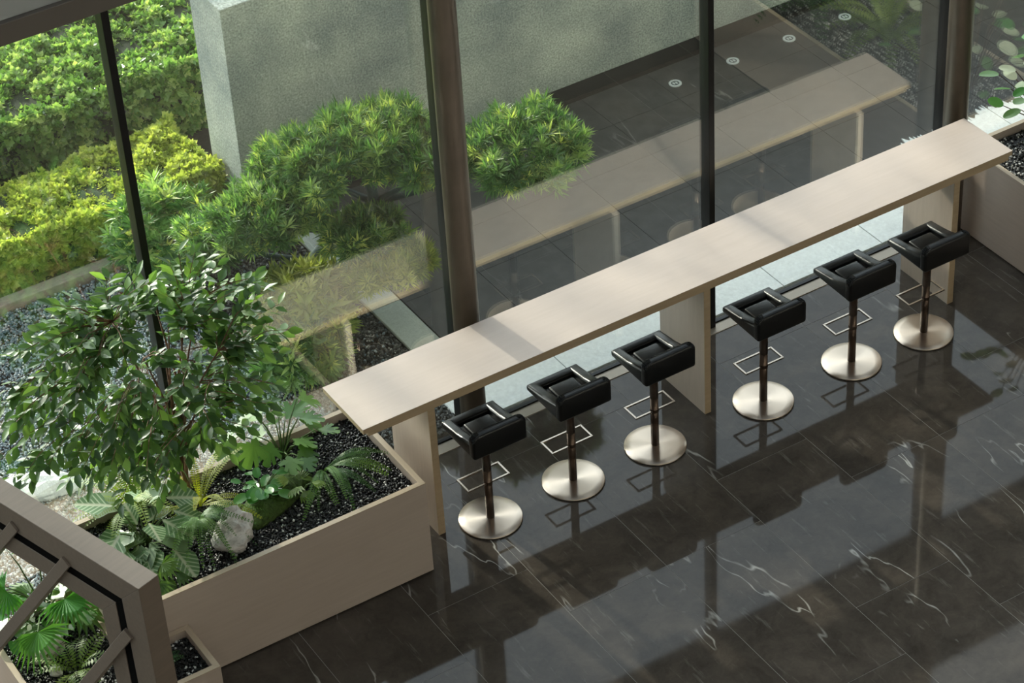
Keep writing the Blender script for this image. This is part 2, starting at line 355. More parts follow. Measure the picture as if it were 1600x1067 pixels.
# atrium shell beyond the picture
for n_, a in (('wall_back', (-9, 13, -14.2, -14, 0, 13.5)), ('wall_left', (-9.2, -9, -14, .9, 0, 13.5)), ('wall_right', (13, 13.2, -14, .9, 0, 13.5)), ('ceiling', (-9.2, 13.2, -14.2, -4.0, 13.5, 13.7))):
    tag(obj(n_, box(*a), 'interior_paint'), kind='structure')
sk = bpy.data.objects.new('window_20', None); C.objects.link(sk); sk.location = (2, -1.55, 13.5); sk['kind'] = 'structure'  # unseen skylight added overhead to brighten the upward faces
obj('added_skylight_pane', box(-11.2, 11.2, -2.45, 2.45, .04, .06), 'coated_glass', sk)
for k in range(12): obj('glazing_bar', box(-11.2+k*2.03, -11.1+k*2.03, -2.45, 2.45, -.1, .1), 'black_metal', sk)
# threshold strip in front of the glass
tag(obj('trim_1', box(-9, 13, .662, .752, -.05, .006, .002), 'sill_tan'), 'tan metal threshold strip along the foot of the glass', kind='structure')
# glazing: bays of 1.94 m
MX = [-.87+1.94*i for i in range(-4, 8)]
for i in range(len(MX)-1):
    x0, x1 = MX[i], MX[i+1]; e = bpy.data.objects.new('window_%d' % (i+1), None); C.objects.link(e); e.location = ((x0+x1)/2, YG, 0); e['kind'] = 'structure'
    hw = (x1-x0)/2
    obj('pane', box(-hw+.02, hw-.02, -.006, .006, .014, 3.86), 'coated_glass', e)
    obj('bottom_channel', box(-hw+.02, hw-.02, -.016, .016, -.02, .016), 'black_metal', e)
    obj('mullion', box(-hw-.022, -hw+.022, -.05, .05, -.02, 3.86, .003), 'black_metal', e)
    obj('upper_pane', box(-hw+.02, hw-.02, -.006, .006, 4.45, 13.5), 'coated_glass', e)
    obj('upper_mullion', box(-hw-.022, -hw+.022, -.05, .05, 4.45, 13.5), 'black_metal', e)
tag(obj('trim_2', box(-9, 13, .70, .82, 3.85, 3.975, .004), 'beam_brown'), 'brown window head beam above the tall glass panes', kind='structure')
tag(obj('trim_3', box(-9, 13, .735, .80, 3.976, 4.45), 'spandrel_grey'), 'pale grey spandrel panel above the window head beam', kind='structure')
cn = obj('canopy', box(-9, 13, .82, 1.61, 3.86, 3.972), 'soffit'); tag(cn, kind='structure')
obj('canopy_cover', box(-9, 13, .82, 1.62, 3.972, 3.985), 'canopy_top', cn)
# two round steel columns inside the glass
for px, lab in ((729, 'round brown steel column behind the bar counter near its left leg'), (1492, 'round brown steel column at the far right end of the bar counter')):
    p = at(px, 503 if px < 1000 else 192, Y=.63)
    c_ = thing('column', lab, 'column', (p.x, .63, 0), group='steel columns along the glass')
    s_ = obj('shaft', cyl(.083, 0, 13.4, 40), 'brown_steel', c_); smooth_sides(s_)
    obj('base_collar', cyl(.098, 0, .02, 40), 'brown_steel', c_)

# ---------------------------------------------------------------- outside ground
gr = obj('ground', box(-14, 22, .70, 30, -.30, -.03), 'soil'); tag(gr, kind='structure')
pv = obj('pavement', box(1.47, 14, 1.0, 3.62, -.06, -.014), 'paver_joint'); tag(pv, kind='structure')
GAP = .0016
for i in range(20):
    for j in range(4):
        x0 = 1.47+i*.6; y0 = 1.70 + j*.5
        tile(pv, x0, x0+.6, y0, min(y0+.5, 3.64), 0, 'dark_paver', 'paver')
# pale slabs along the facade with a rough broken outer edge
ap = obj('apron', box(1.09, 14, .83, 1.66, -.08, -.016), 'paver_joint'); tag(ap, kind='structure')
for i in range(14):
    x0 = 1.12+i*.85+.004; x1 = x0+.842; pts = [(x0, .815), (x1, .815)]
    k = 60; amp = .04 if x0 < 5 else .045
    for q in range(k+1):
        pts.append((x1-(x1-x0)*q/k, (1.645 if x0 < 5 else 1.70)+random.uniform(-amp, amp) + .025*math.sin(x0*5+q*.23)))
    obj('slab', prism(pts, 'z', -.03, .012), 'pale_stone', ap)
# pale kerb path running out from the glass
kp = obj('kerb_path', box(1.235, 1.455, 1.66, 3.4, -.08, -.012), 'paver_joint'); tag(kp, kind='structure')
for j in range(3):
    obj('slab', box(1.235, 1.455, 1.66+j*.58+.003, 1.66+(j+1)*.58-.003, -.05, .012, .004), 'green_stone', kp)
# garden kerb in front of the hedges
kb = obj('garden_kerb', box(-6, 1.0, 3.76, 3.84, -.1, -.012), 'paver_joint'); tag(kb, kind='structure')
for j in range(7): obj('kerb_stone', box(-6+j, -5+j-.006, 3.75, 3.85, -.08, .06, .008), 'kerb_stone', kb)
pebbles('grey_gravel', (-2.9, 1.22, .85, 3.74), -.006, 52000, .0115, 'grey_pebble', 'blue-grey loose gravel outside the glass behind the ficus',
        inside=lambda p: (p[:, 0] < .55 - .12*(p[:, 1]-.8)) | (RNG.random(len(p)) < .05))
pebbles('dark_gravel', (.2, 1.22, .85, 3.74), -.008, 12000, .0115, 'dark_pebble', 'dark brown-grey gravel bed beside the pale kerb path',
        inside=lambda p: p[:, 0] > .5 - .12*(p[:, 1]-.8))
# granite wall
gw = thing('granite_wall', 'long grey speckled granite garden wall behind the pines', 'wall', (1.03, 3.67, 0))
obj('wall_body', box(0, 12, 0, .5, .14, 1.78, .006), 'granite', gw)
obj('plinth', box(.03, 12, .06, .44, -.03, .14), 'wall_base', gw)
# four round in-ground lamps
for i, (px, py) in enumerate([(1055, 131), (1145, 96), (1233, 61), (1320, 27)]):
    p = at(px, py, z=0)
    l = thing('ground_lamp', ['round in-ground lamp left of the dark mullion, nearest of the four', 'second round in-ground lamp, just right of the dark mullion', 'third round in-ground lamp, above the reflected counter', 'fourth round in-ground lamp, farthest to the right'][i], 'lamp', (p.x, p.y, 0), group='in-ground lamps at the foot of the wall')
    bm = bmesh.new()
    for rad, h in ((.05, .008),):
        n = 28; ro, ri = .05, .033
        V_ = [[bm.verts.new((r*math.cos(2*PI*k/n), r*math.sin(2*PI*k/n), z)) for k in range(n)] for r, z in ((ro, -.01), (ro, .008), (ri, .008), (ri, -.01))]
        for a in range(3):
            for k in range(n): bm.faces.new((V_[a][k], V_[a][(k+1) % n], V_[a+1][(k+1) % n], V_[a+1][k]))
    obj('ring', bm, 'lamp_ring', l); obj('lens', cyl(.033, -.01, .004, 24), 'lamp_glass', l)
    bm = bmesh.new(); abox(bm, -.018, -.004, -.012, .016, .003, .0075); abox(bm, .004, .018, -.016, .012, .003, .0075); obj('louvre', bm, 'lamp_ring', l)

# ================================================================== BAR COUNTER
L, W, H = 4.912, .490, 1.06
ct = thing('bar_counter', 'long pale wood bar counter on three panel legs beside the glass', 'counter', (0, 0, 0))
obj('top', box(0, L, 0, W, H-.004, H, .001), 'veneer_top', ct)
obj('top_core', box(.001, L-.001, .001, W-.001, H-.036, H-.004), 'oak_edge', ct)
for y0, y1 in ((.0, .045), (W-.06, W-.015)): obj('rail', box(.035, L-.03, y0+.001, y1, H-.064, H-.036, .001), 'oak_edge', ct)
for x in (.4416, 2.4407, 4.4396):
    lg = obj('leg_panel', box(x, x+.045, .018, W+.02, 0, H-.064), 'veneer_upright', ct)
    obj('edge_band', box(x-.001, x+.046, .012, .018, 0, H-.064), 'oak_edge', lg)

# ================================================================== BAR STOOLS
def make_stool():
    r = thing('bar_stool', 'x', 'stool')
    obj('base_rubber', cyl(.198, 0, .006, 64), 'rubber', r)
    bm = bmesh.new(); n = 96; rings = []
    for rad, z in ((.2, .005), (.2, .011), (.196, .0145), (.15, .0165), (.10, .0185), (.05, .020), (.03, .0205)):
        rings.append([bm.verts.new((rad*math.cos(2*PI*k/n), rad*math.sin(2*PI*k/n), z)) for k in range(n)])
    for a in range(len(rings)-1):
        for k in range(n): bm.faces.new((rings[a][k], rings[a][(k+1) % n], rings[a+1][(k+1) % n], rings[a+1][k]))
    bm.faces.new(rings[-1]); bm.faces.new(rings[0][::-1])
    obj('base', bm, 'brushed_steel', r, True)
    p = obj('pole', cyl(.0262, .018, .40, 28, .0262), 'pole_brown', r); smooth_sides(p)
    p2 = obj('gas_lift', cyl(.0275, .40, .69, 28, .0275), 'pole_brown', r); smooth_sides(p2)
    # footrest: rectangular hoop of square bar, running from the pole towards the counter
    z = .30; bm = bmesh.new(); t_ = .0055
    abox(bm, -.145, .145, -.010-t_, -.010+t_, z-t_, z+t_); abox(bm, -.145, .145, .118-t_, .118+t_, z-t_, z+t_)
    abox(bm, -.145-t_, -.145+t_, -.010-t_, .118+t_, z-t_, z+t_); abox(bm, .145-t_, .145+t_, -.010-t_, .118+t_, z-t_, z+t_)
    fr_ = obj('footrest', bm, 'bronze_bar', r)
    obj('footrest_collar', cyl(.0285, z-.012, z+.012, 24), 'pole_brown', fr_)
    # seat
    obj('seat_shell', box(-.178, .178, -.18, .19, .682, .712, .012, 3), 'leather', r, True)
    obj('seat_cushion', box(-.092, .092, -.13, .095, .705, .738, .014, 4), 'leather', r, True)
    obj('front_pad', box(-.186, .186, .125, .197, .690, .733, .014, 4), 'leather', r, True)
    for s in (-1, 1):
        xa, xb = (s*.114, s*.188); xa, xb = min(xa, xb), max(xa, xb)
        obj('arm', prism([(-.17, .684), (.19, .690), (.193, .732), (.02, .756), (-.16, .80)], 'x', xa, xb, .021, 6), 'leather', r, True)
    # backrest with rounded upper corners
    pts = []
    x_, z0, z1, rr = .189, .684, .862, .045
    pts += [(-x_, z0), (x_, z0)]
    pts += [(x_-rr+rr*math.cos(a*PI/12), z1-rr+rr*math.sin(a*PI/12)) for a in range(0, 7)]
    pts += [(-x_+rr+rr*math.cos(a*PI/12), z1-rr+rr*math.sin(a*PI/12)) for a in range(6, 13)]
    obj('backrest', prism(pts, 'y', -.197, -.135, .020, 4), 'leather', r, True)
    return r
def copy_tree(o, parent=None):
    c = o.copy(); C.objects.link(c); c.parent = parent
    for ch in list(o.children): copy_tree(ch, c)
    return c
SP = [(.78, -.04), (1.39, -.04), (2.0, -.06), (2.82, -.10), (3.53, -.11), (4.11, -.14)]
SL = ['black leather bar stool nearest the big planter, first of six', 'black leather bar stool second from the planter with steel disc base',
      'black leather bar stool just left of the middle counter leg', 'black leather bar stool just right of the middle counter leg',
      'black leather bar stool second from the far right end', 'black leather bar stool at the far right in front of the last counter leg']
st0 = make_stool(); stools = [st0] + [copy_tree(st0) for _ in range(5)]
for s_, (x, y), lab in zip(stools, SP, SL):
    s_.location = (x, y, 0); s_['label'] = lab; s_['group'] = 'bar stools along the counter'

# ================================================================== PLANTERS
def planter(name, label, outer, h, wall=.035, toe=.04):
    """outline outer (x,y) ccw -> each side a panel part, with a recessed dark toe"""
    r = thing(name, label, 'planter', (0, 0, 0))
    n = len(outer); P = [Vector((*p, 0)) for p in outer]
    inn = []
    for i in range(n):
        a, b_, c_ = P[i-1], P[i], P[(i+1) % n]; d1 = (b_-a).normalized(); d2 = (c_-b_).normalized()
        n1 = Vector((-d1.y, d1.x, 0)); n2 = Vector((-d2.y, d2.x, 0)); inn.append(b_ + (n1+n2)*wall)
    for i in range(n):
        j = (i+1) % n; horiz = abs(P[j].x-P[i].x) > abs(P[j].y-P[i].y)
        pl = obj('panel', prism([(P[i].x, P[i].y), (P[j].x, P[j].y), (inn[j].x, inn[j].y), (inn[i].x, inn[i].y)], 'z', toe*.3, h-.006), 'veneer' if horiz else 'veneer_y', r)
        obj('rim', prism([(P[i].x, P[i].y), (P[j].x, P[j].y), (inn[j].x, inn[j].y), (inn[i].x, inn[i].y)], 'z', h-.006, h, .0008, 1), 'oak_rim' if horiz else 'oak_rim_y', pl)
    obj('toe', prism([(p.x+(q.x-p.x)*.5, p.y+(q.y-p.y)*.5) for p, q in zip(P, inn)], 'z', 0, toe*.3), 'black_slot', r)
    return r, [(p.x, p.y) for p in inn]
wood('veneer_y', (.52, .43, .37), (.43, .35, .30), stretch=(14, 1.2, 14))
wood('oak_rim', (.52, .42, .31), (.43, .34, .25)); wood('oak_rim_y', (.52, .42, .31), (.43, .34, .25), stretch=(14, 1.2, 14))
AX0, AX1, AY0, AY1, AH = -1.73, .25, -.245, .655, .70
pa, ia = planter('planter_box', 'large pale wood planter box holding the ficus and ferns', [(AX0, AY0), (AX1, AY0), (AX1, AY1), (AX0, AY1)], AH)
pb, ib = planter('planter_box', 'low L-shaped wood planter at the foot of the large planter', [(-2.34, -.66), (-1.35, -.66), (-1.35, AY0-.004), (AX0-.004, AY0-.004), (AX0-.004, .40), (-2.34, .40)], .45)
pr, ir = planter('planter_box', 'wood planter at the far right end beside the counter', [(5.07, -2.3), (6.0, -2.3), (6.0, .655), (5.07, .655)], .70)
ZA, ZB, ZR = .645, .40, .645
for par, poly, z in ((pa, ia, ZA), (pb, ib, ZB), (pr, ir, ZR)):
    obj('soil_fill', prism(poly, 'z', .05, z-.008), 'black_bed', par)
pebbles('black_gravel', (AX0+.04, AX1-.04, AY0+.04, AY1-.04), ZA-.004, 13000, .0100, 'black_pebble', 'black gravel flecked with white chips in the large planter')
pebbles('black_gravel', (-2.30, -1.39, -.62, .36), ZB-.004, 7000, .0100, 'black_pebble', 'black gravel flecked with white chips in the low planter',
        inside=lambda p: ~((p[:, 0] > AX0-.04) & (p[:, 1] > AY0-.04)))
pebbles('mixed_gravel', (5.11, 5.96, -2.26, .615), ZR-.004, 9000, .011, 'right_pebble', 'black and white gravel in the far right planter')

# ================================================================== SLATTED SCREEN FRAME (lower left)
u = Vector((.289, -.957, 0)).normalized(); tn = Vector((.957, .289, 0)).normalized()
Pn = Vector((-2.14, -1.88, 0)); HT = 2.40; LEN = 2.50; TH = .125
sf = thing('screen_frame', 'freestanding wooden screen frame with dark groove and diagonal bars', 'screen', (Pn.x, Pn.y, 0), math.atan2(tn.y, tn.x))
# local axes: x = thickness, y = towards the back end, z = up ; front end at y = 0
def ring(a0, a1, x0, x1, mat, name, par=None):
    """four bars of a rectangular ring between inset a0 and inset a1"""
    o_ = []
    for pts in ([(a0, a0), (LEN-a0, a0), (LEN-a1, a1), (a1, a1)], [(a0, HT-a0), (LEN-a0, HT-a0), (LEN-a1, HT-a1), (a1, HT-a1)],
                [(a0, a0), (a1, a1), (a1, HT-a1), (a0, HT-a0)], [(LEN-a0, a0), (LEN-a1, a1), (LEN-a1, HT-a1), (LEN-a0, HT-a0)]):
        o_.append(obj(name, prism(pts, 'x', x0, x1, .002, 1), mat, par or sf))
    return o_
ring(0, .150, 0, TH, 'screen_wood', 'outer_frame')
ring(.150, .212, .006, TH-.006, 'black_slot', 'groove')
ring(.212, .335, .004, TH-.004, 'screen_wood', 'inner_frame')
def bar(ya, za, yb, zb):
    d = Vector((0, yb-ya, zb-za)); ln = d.length; d.normalize(); nn = Vector((0, -d.z, d.y)); hw = .030
    A = Vector((0, ya, za)); pts = [A+nn*hw, A-nn*hw, A-nn*hw+d*ln, A+nn*hw+d*ln]
    obj('diagonal_bar', prism([(p.y, p.z) for p in pts], 'x', -.012, .045, .002, 1), 'bronze_wood', sf)
wood('bronze_wood', (.24, .195, .16), (.18, .145, .12), .35)
slope = 1.88
def hit(px, py):       # spot on the screen's near face
    dd = rt*((px-800)/F_PX) + up*(-(py-533.5)/F_PX) + fw
    k = (Pn-CAM).dot(tn)/dd.dot(tn); q = CAM+dd*k-Pn
    return -q.dot(u), q.z
for a, b_ in (((23, 822), (-20, 872)), ((104, 877), (0, 1001)), ((201, 990), (136, 1067))):
    (y_, z_), (y2, z2) = hit(*a), hit(*b_); slope = (z_-z2)/(y2-y_); ln = min((z_-.30)/slope, LEN-.30-y_)
    bar(y_-.006, z_+.006*slope, y_+ln, z_-ln*slope)

# ================================================================== PLANTS
def single(name, me, parent, loc, rot, s):
    o = bpy.data.objects.new(name, me); C.objects.link(o); o.parent = parent; o.location = loc
    o.rotation_mode = 'QUATERNION' if not isinstance(rot, Euler) else 'XYZ'
    if isinstance(rot, Euler): o.rotation_euler = rot
    else: o.rotation_quaternion = rot
    o.scale = (s, s, s) if not hasattr(s, '__len__') else s
    return o
def mesh(name, v, f, mat):
    me = bpy.data.meshes.new(name); me.from_pydata([tuple(p) for p in v], [], f); me.materials.append(M[mat]); me.update(); return me
def frond_mesh(name, mat, n=22, droop=.5, pw=.16, taper=True, arch=.25):
    v, f = [], []
    def P(s): return Vector((0, s*(1-.25*droop*s), arch*math.sin(PI*min(1, s*.8))*1.0 - droop*s*s))
    for i in range(n):
        s = .10 + .9*i/n; p = P(s); q = P(min(1, s+.05)); d = (q-p).normalized()
        wd = pw*math.sin(PI*(.12+.86*(1-s)**.8 if taper else .5))*(.55+.45*math.sin(PI*min(1, s+.18)))
        for sd in (-1, 1):
            k = len(v); side = Vector((sd, .25, -.18)).normalized()
            v += [p, p+side*wd*.5+d*(.55/n), p+side*wd, p+side*wd*.5-d*(.25/n)]
            f += [(k, k+1, k+2), (k, k+2, k+3)]
    for i in range(8):
        a, b_ = P(i/8), P((i+1)/8); k = len(v); w_ = .012*(1-i/9)
        v += [a+Vector((w_, 0, .003)), a-Vector((w_, 0, -.003)), b_-Vector((w_*.85, 0, -.003)), b_+Vector((w_*.85, 0, .003))]; f += [(k, k+1, k+2, k+3)]
    return mesh(name, v, f, mat)
def yq(direction, roll=0):
    d = Vector(direction).normalized(); x = d.cross(Vector((0, 0, 1)))
    x = Vector((1, 0, 0)) if x.length < .01 else x.normalized(); z = x.cross(d)
    m3 = Matrix((x, d, z)).transposed(); return (m3 @ Matrix.Rotation(roll, 3, 'Y')).to_quaternion()
def fern(label, loc, mat, n, length, rise=(.2, .9), droop=.6, pw=.16, az=(0, 2*PI), arch=.25, name='fern', pin=22):
    r = thing(name, label, 'fern', loc)
    me = [frond_mesh('frond', mat, pin, droop*k, pw, arch=arch) for k in (.7, 1, 1.3)]
    for i in range(n):
        a = az[0] + (az[1]-az[0])*(i+.5*random.random())/n; e = random.uniform(*rise)
        single('frond', me[i % 3], r, (.012*math.cos(a), .012*math.sin(a), 0), yq((math.cos(a)*math.cos(e), math.sin(a)*math.cos(e), math.sin(e)), random.uniform(-.3, .3)), length*random.uniform(.75, 1.1))
    return r
def outline_leaf(name, mat, fn, n=36, cup=.12):
    v = [Vector((0, .28, 0))]; f = []
    for i in range(n):
        a = 2*PI*i/n; x, y = fn(a); v.append(Vector((x, y, cup*abs(x) - .18*max(0, y-.5)**2)))
    for i in range(n): f.append((0, 1+i, 1+(i+1) % n))
    me = mesh(name, v, f, mat); me.polygons.foreach_set('use_smooth', [True]*len(f)); return me
def heart(a, wd=.42):
    s = math.sin(a); c_ = math.cos(a)
    return (wd*s*(1+.25*c_ if c_ < 0 else 1)*(1-.25*max(0, c_)), .40 - (-.60*c_ if c_ > 0 else -.36*c_*(1-.9*abs(s) if abs(s) < .5 else .55+.0))*1.0 + (0 if c_ > 0 else 0))
def split(a):
    x, y = heart(a, .5); k = 1 - (.38 if (abs(math.sin(a)) > .25 and int(a*5.73) % 3 == 0) else 0)
    return (x*k, .28+(y-.28)*k)
def fan(name, mat, n=15, spread=2.6, w_=.09):
    v, f = [], []
    for i in range(n):
        a = -spread/2 + spread*i/(n-1); d = Vector((math.sin(a), math.cos(a), 0)); s = Vector((d.y, -d.x, 0)); k = len(v); ln = 1-.18*abs(a)/1.3
        v += [Vector((0, 0, 0)), d*ln*.5+s*w_*.5+Vector((0, 0, .03)), d*ln+Vector((0, 0, -.16)), d*ln*.5-s*w_*.5+Vector((0, 0, .03)), d*ln*.5+Vector((0, 0, -.01))]
        f += [(k, k+1, k+4), (k+1, k+2, k+4), (k+2, k+3, k+4), (k+3, k, k+4)]
    return mesh(name, v, f, mat)
def leafy(name, label, cat, loc, me, n, stem=(.1, .3), size=(.1, .16), spread=.9, stemmat='leaf_mid_stem', tilt=(-.5, .4), az=(0, 2*PI), group=None, face=None):
    """plant of big leaves, each on its own stalk"""
    r = thing(name, label, cat, loc, group=group)
    for i in range(n):
        a = az[0]+(az[1]-az[0])*(i+random.random()*.6)/n; e = random.uniform(.35, 1.25); ln = random.uniform(*stem)
        tip = Vector((math.cos(a)*math.cos(e)*spread, math.sin(a)*math.cos(e)*spread, math.sin(e)))*ln
        bm = bmesh.new(); tube(bm, [(0, 0, -.01), tip*.55+Vector((0, 0, ln*.10)), tip], [.006, .005, .003], 5); obj('stalk', bm, stemmat, r)
        d = Vector((math.cos(a), math.sin(a), random.uniform(*tilt)))
        if face: d = (d + Vector(face)).normalized()
        single('leaf', me[i % len(me)], r, tip, yq(d, random.uniform(-.4, .4)), random.uniform(*size))
    return r
plain('leaf_mid_stem', (.10, .16, .05), .5); plain('stem_pale', (.30, .36, .14), .5)

# ---- the ficus
TB = at(293, 772, z=ZA)
fic = thing('ficus_tree', 'bushy green ficus tree with thin brown stems in the large planter', 'tree', (TB.x, min(TB.y, .5), ZA-.02))
B0 = Vector(fic.location)
env_c = at(226, 583, Y=.26); env_r = Vector((.93, .40, .82))
bm = bmesh.new(); twigs = []
fork = [Vector((.0, .0, 0)), Vector((-.015, -.01, .16)), Vector((-.03, .0, .32))]
tube(bm, fork, [.020, .017, .015], 8)
main_ends = []
for i in range(11):
    a = random.uniform(0, 2*PI); rr_ = math.sqrt(random.random())
    e = Vector((env_c.x+env_r.x*.62*rr_*math.cos(a), min(.6, env_c.y+env_r.y*.6*rr_*math.sin(a)), env_c.z+random.uniform(-.1, .45)))-B0
    mid = fork[-1].lerp(e, .5)+Vector((random.uniform(-.06, .06), random.uniform(-.05, .05), .06))
    tube(bm, [fork[-1] if i % 2 else fork[1], fork[-1].lerp(mid, .5)+Vector((0, 0, .05)), mid, e], [.012, .009, .007, .004], 6)
    main_ends.append((fork[-1], mid, e))
tw = bmesh.new(); LP, LD = [], []
n_tw = 0
while n_tw < 290:
    d = Vector(RNG.normal(size=3)).normalized(); rad = random.uniform(.55, 1.0)
    p = Vector((env_c.x+d.x*env_r.x*rad, env_c.y+d.y*env_r.y*rad, env_c.z+d.z*env_r.z*rad))
    if p.y > .70 or p.z < .86: continue
    lp = p-B0
    src = min((m_.lerp(e_, f_) for s_, m_, e_ in main_ends for f_ in (0, .4, .8, 1)), key=lambda q: (q-lp).length)
    ln = min(.34, (lp-src).length); st_ = lp-(lp-src).normalized()*ln
    sag = Vector((0, 0, -.03)); tube(tw, [st_, st_.lerp(lp, .55)+Vector((0, 0, .015)), lp+sag], [.0032, .0025, .0015], 4)
    k = random.randint(7, 10)
    for q in range(k):
        f_ = .25+.75*(q+1)/k; pos = st_.lerp(lp+sag, f_); ax = (lp-st_).normalized()
        side = ax.cross(Vector((0, 0, 1))).normalized()*(1 if q % 2 else -1)
        dr = (ax*(.7 if q < k-1 else 1.5)+side*.85+Vector((random.gauss(0, .25), random.gauss(0, .25), random.gauss(-.25, .3)))).normalized()
        if (B0.y+pos.y+dr.y*.08) > .745: dr.y = -abs(dr.y)
        if B0.y+pos.y > .74: continue
        LP.append(tuple(pos)); LD.append(tuple(dr))
    n_tw += 1
obj('stem', bm, 'bark_red', fic, True); obj('twigs', tw, 'bark_red', fic)
LP = np.array(LP); LD = np.array(LD); lr = frames(LD, RNG.normal(0, .5, len(LD)))
view = np.array((CAM-B0)); depth = LP @ (view/np.linalg.norm(view)); order = np.argsort(-depth)
near, rest = order[:300], order[300:]
fo = scatter('foliage', LEAFV, LEAFF, LP[rest], lr[rest], RNG.uniform(.075, .108, len(rest)), 'ficus_foliage', fic); fo['kind'] = 'stuff'
fl_me = mesh('leaf', LEAFV, LEAFF, 'ficus_leaf')
for i in near:
    q = Matrix([list(r_) for r_ in lr[i]]).to_quaternion(); single('leaf', fl_me, fic, tuple(LP[i]), q, random.uniform(.078, .108))

# ---- large planter: ferns, aroids, moss, rock
def rock(label, loc, size, mat='rock', seed=1, rot=0, cuts=14):
    bm = bmesh.new(); bmesh.ops.create_icosphere(bm, subdivisions=3, radius=1); rs = random.Random(seed)
    pl = [(Vector((rs.gauss(0, 1), rs.gauss(0, 1), rs.gauss(0, .8))).normalized(), rs.uniform(.55, .85)) for _ in range(cuts)]
    for v_ in bm.verts:
        p = v_.co.copy()
        for n_, d_ in pl:
            k = p.dot(n_)-d_
            if k > 0: p -= n_*k*.92
        p *= 1+.07*math.sin(9*p.x+5*p.z+2*p.y)+.05*math.sin(13*p.y+6*p.x)+.035*math.sin(23*p.z+17*p.x)
        v_.co = Vector((p.x*size[0], p.y*size[1], p.z*size[2]))
    o_ = obj('rock', bm, mat); o_.location = loc; o_.rotation_euler = (0, 0, rot)
    return tag(o_, label, 'rock')
p = at(366, 838, z=ZA+.05); rock('rugged grey-white rock among ferns in the large planter', (p.x, p.y, ZA+.06), (.17, .13, .17), seed=4, rot=.5)
p = at(312, 790, z=ZA); fern('yellow-green upright fern behind the rock in the large planter', (p.x, p.y, ZA), 'fern_yellow', 12, .44, (.35, 1.1), .35, .10, arch=.12, pin=26)
p = at(302, 808, z=ZA+.12); fern('drooping fern with long fronds hanging over the planter edge', (p.x, p.y-.06, ZA+.10), 'fern_mid', 15, .36, (.5, .9), .8, .10, az=(-PI*.85, -.15), arch=.3, pin=34)
p = at(212, 800, z=ZA); fern('light green feathery fern at the left back of the large planter', (p.x, p.y, ZA), 'fern_light', 24, .48, (.3, 1.1), .5, .11, arch=.22, pin=26)
p = at(505, 735, z=ZA); fern('dark green fern with long fronds spreading toward the counter leg', (p.x, p.y, ZA), 'fern_mid', 12, .46, (.15, .5), .5, .085, az=(-PI*.75, -PI*.03), arch=.22, pin=34)
p = at(420, 790, z=ZA)
bm = bmesh.new(); bmesh.ops.create_icosphere(bm, subdivisions=3, radius=1)
for v_ in bm.verts: v_.co = Vector((v_.co.x*.32*(1+.1*math.sin(7*v_.co.y)), v_.co.y*.13, max(-.3, v_.co.z)*.07*(1+.2*math.sin(11*v_.co.x))))
o_ = obj('moss_mound', bm, 'moss', None, True); o_.location = (p.x+.06, p.y+.04, ZA); o_.rotation_euler = (0, 0, .45); tag(o_, 'dark green moss mound in the middle of the large planter', 'moss')
syng = outline_leaf('leaf', 'veined_leaf', heart); syng2 = outline_leaf('leaf', 'leaf_silver', heart)
p = at(228, 850, z=ZA); leafy('arrowhead_plant', 'arrowhead plant with pale veined leaves at the left of the rock', 'plant', (p.x, p.y, ZA), [syng, syng, syng2, syng], 22, (.10, .30), (.16, .24), 1.0, face=(0, -.5, -.1))
mons = outline_leaf('leaf', 'leaf_mid', split, 54); 
p = at(448, 720, z=ZA); leafy('monstera', 'monstera with split glossy leaves behind the moss mound', 'plant', (p.x, p.y+.05, ZA), [mons], 20, (.16, .38), (.14, .21), 1.0, tilt=(-.9, .1), face=(0, -.3, 0))
pep = outline_leaf('leaf', 'leaf_bright', lambda a: (.36*math.sin(a), .5-.5*math.cos(a)), 20)
p = at(412, 785, z=ZA); leafy('round_leaf_plant', 'small round-leaved green plant on the moss beside the rock', 'plant', (p.x, p.y, ZA+.05), [pep], 26, (.05, .16), (.06, .10), 1.1)
succ = fan('leaf', 'leaf_silver', 9, 2.8, .2)
p = at(215, 872, z=ZA); leafy('silver_plant', 'small silvery star-leaved plant below the arrowhead leaves', 'plant', (p.x, p.y, ZA), [succ], 9, (.03, .10), (.07, .11), 1.0, face=(0, -.2, .3))
lady = fan('leaf', 'leaf_soft', 8, 2.0, .22)
p = at(262, 905, z=ZA); leafy('finger_palm', 'finger-leaved green plant poking past the screen frame', 'plant', (p.x-.05, p.y+.04, ZA), [lady], 6, (.08, .16), (.11, .14), 1.0, az=(-PI*.8, .1), face=(.2, -.4, -.3))
sword = fan('leaf', 'fern_light', 7, 1.4, .26)
p = at(470, 775, z=ZA); leafy('star_plant', 'pale star-leaved sprig at the right edge of the moss', 'plant', (p.x, p.y, ZA+.03), [sword], 7, (.05, .13), (.08, .12), 1.0, face=(.2, -.3, 0))
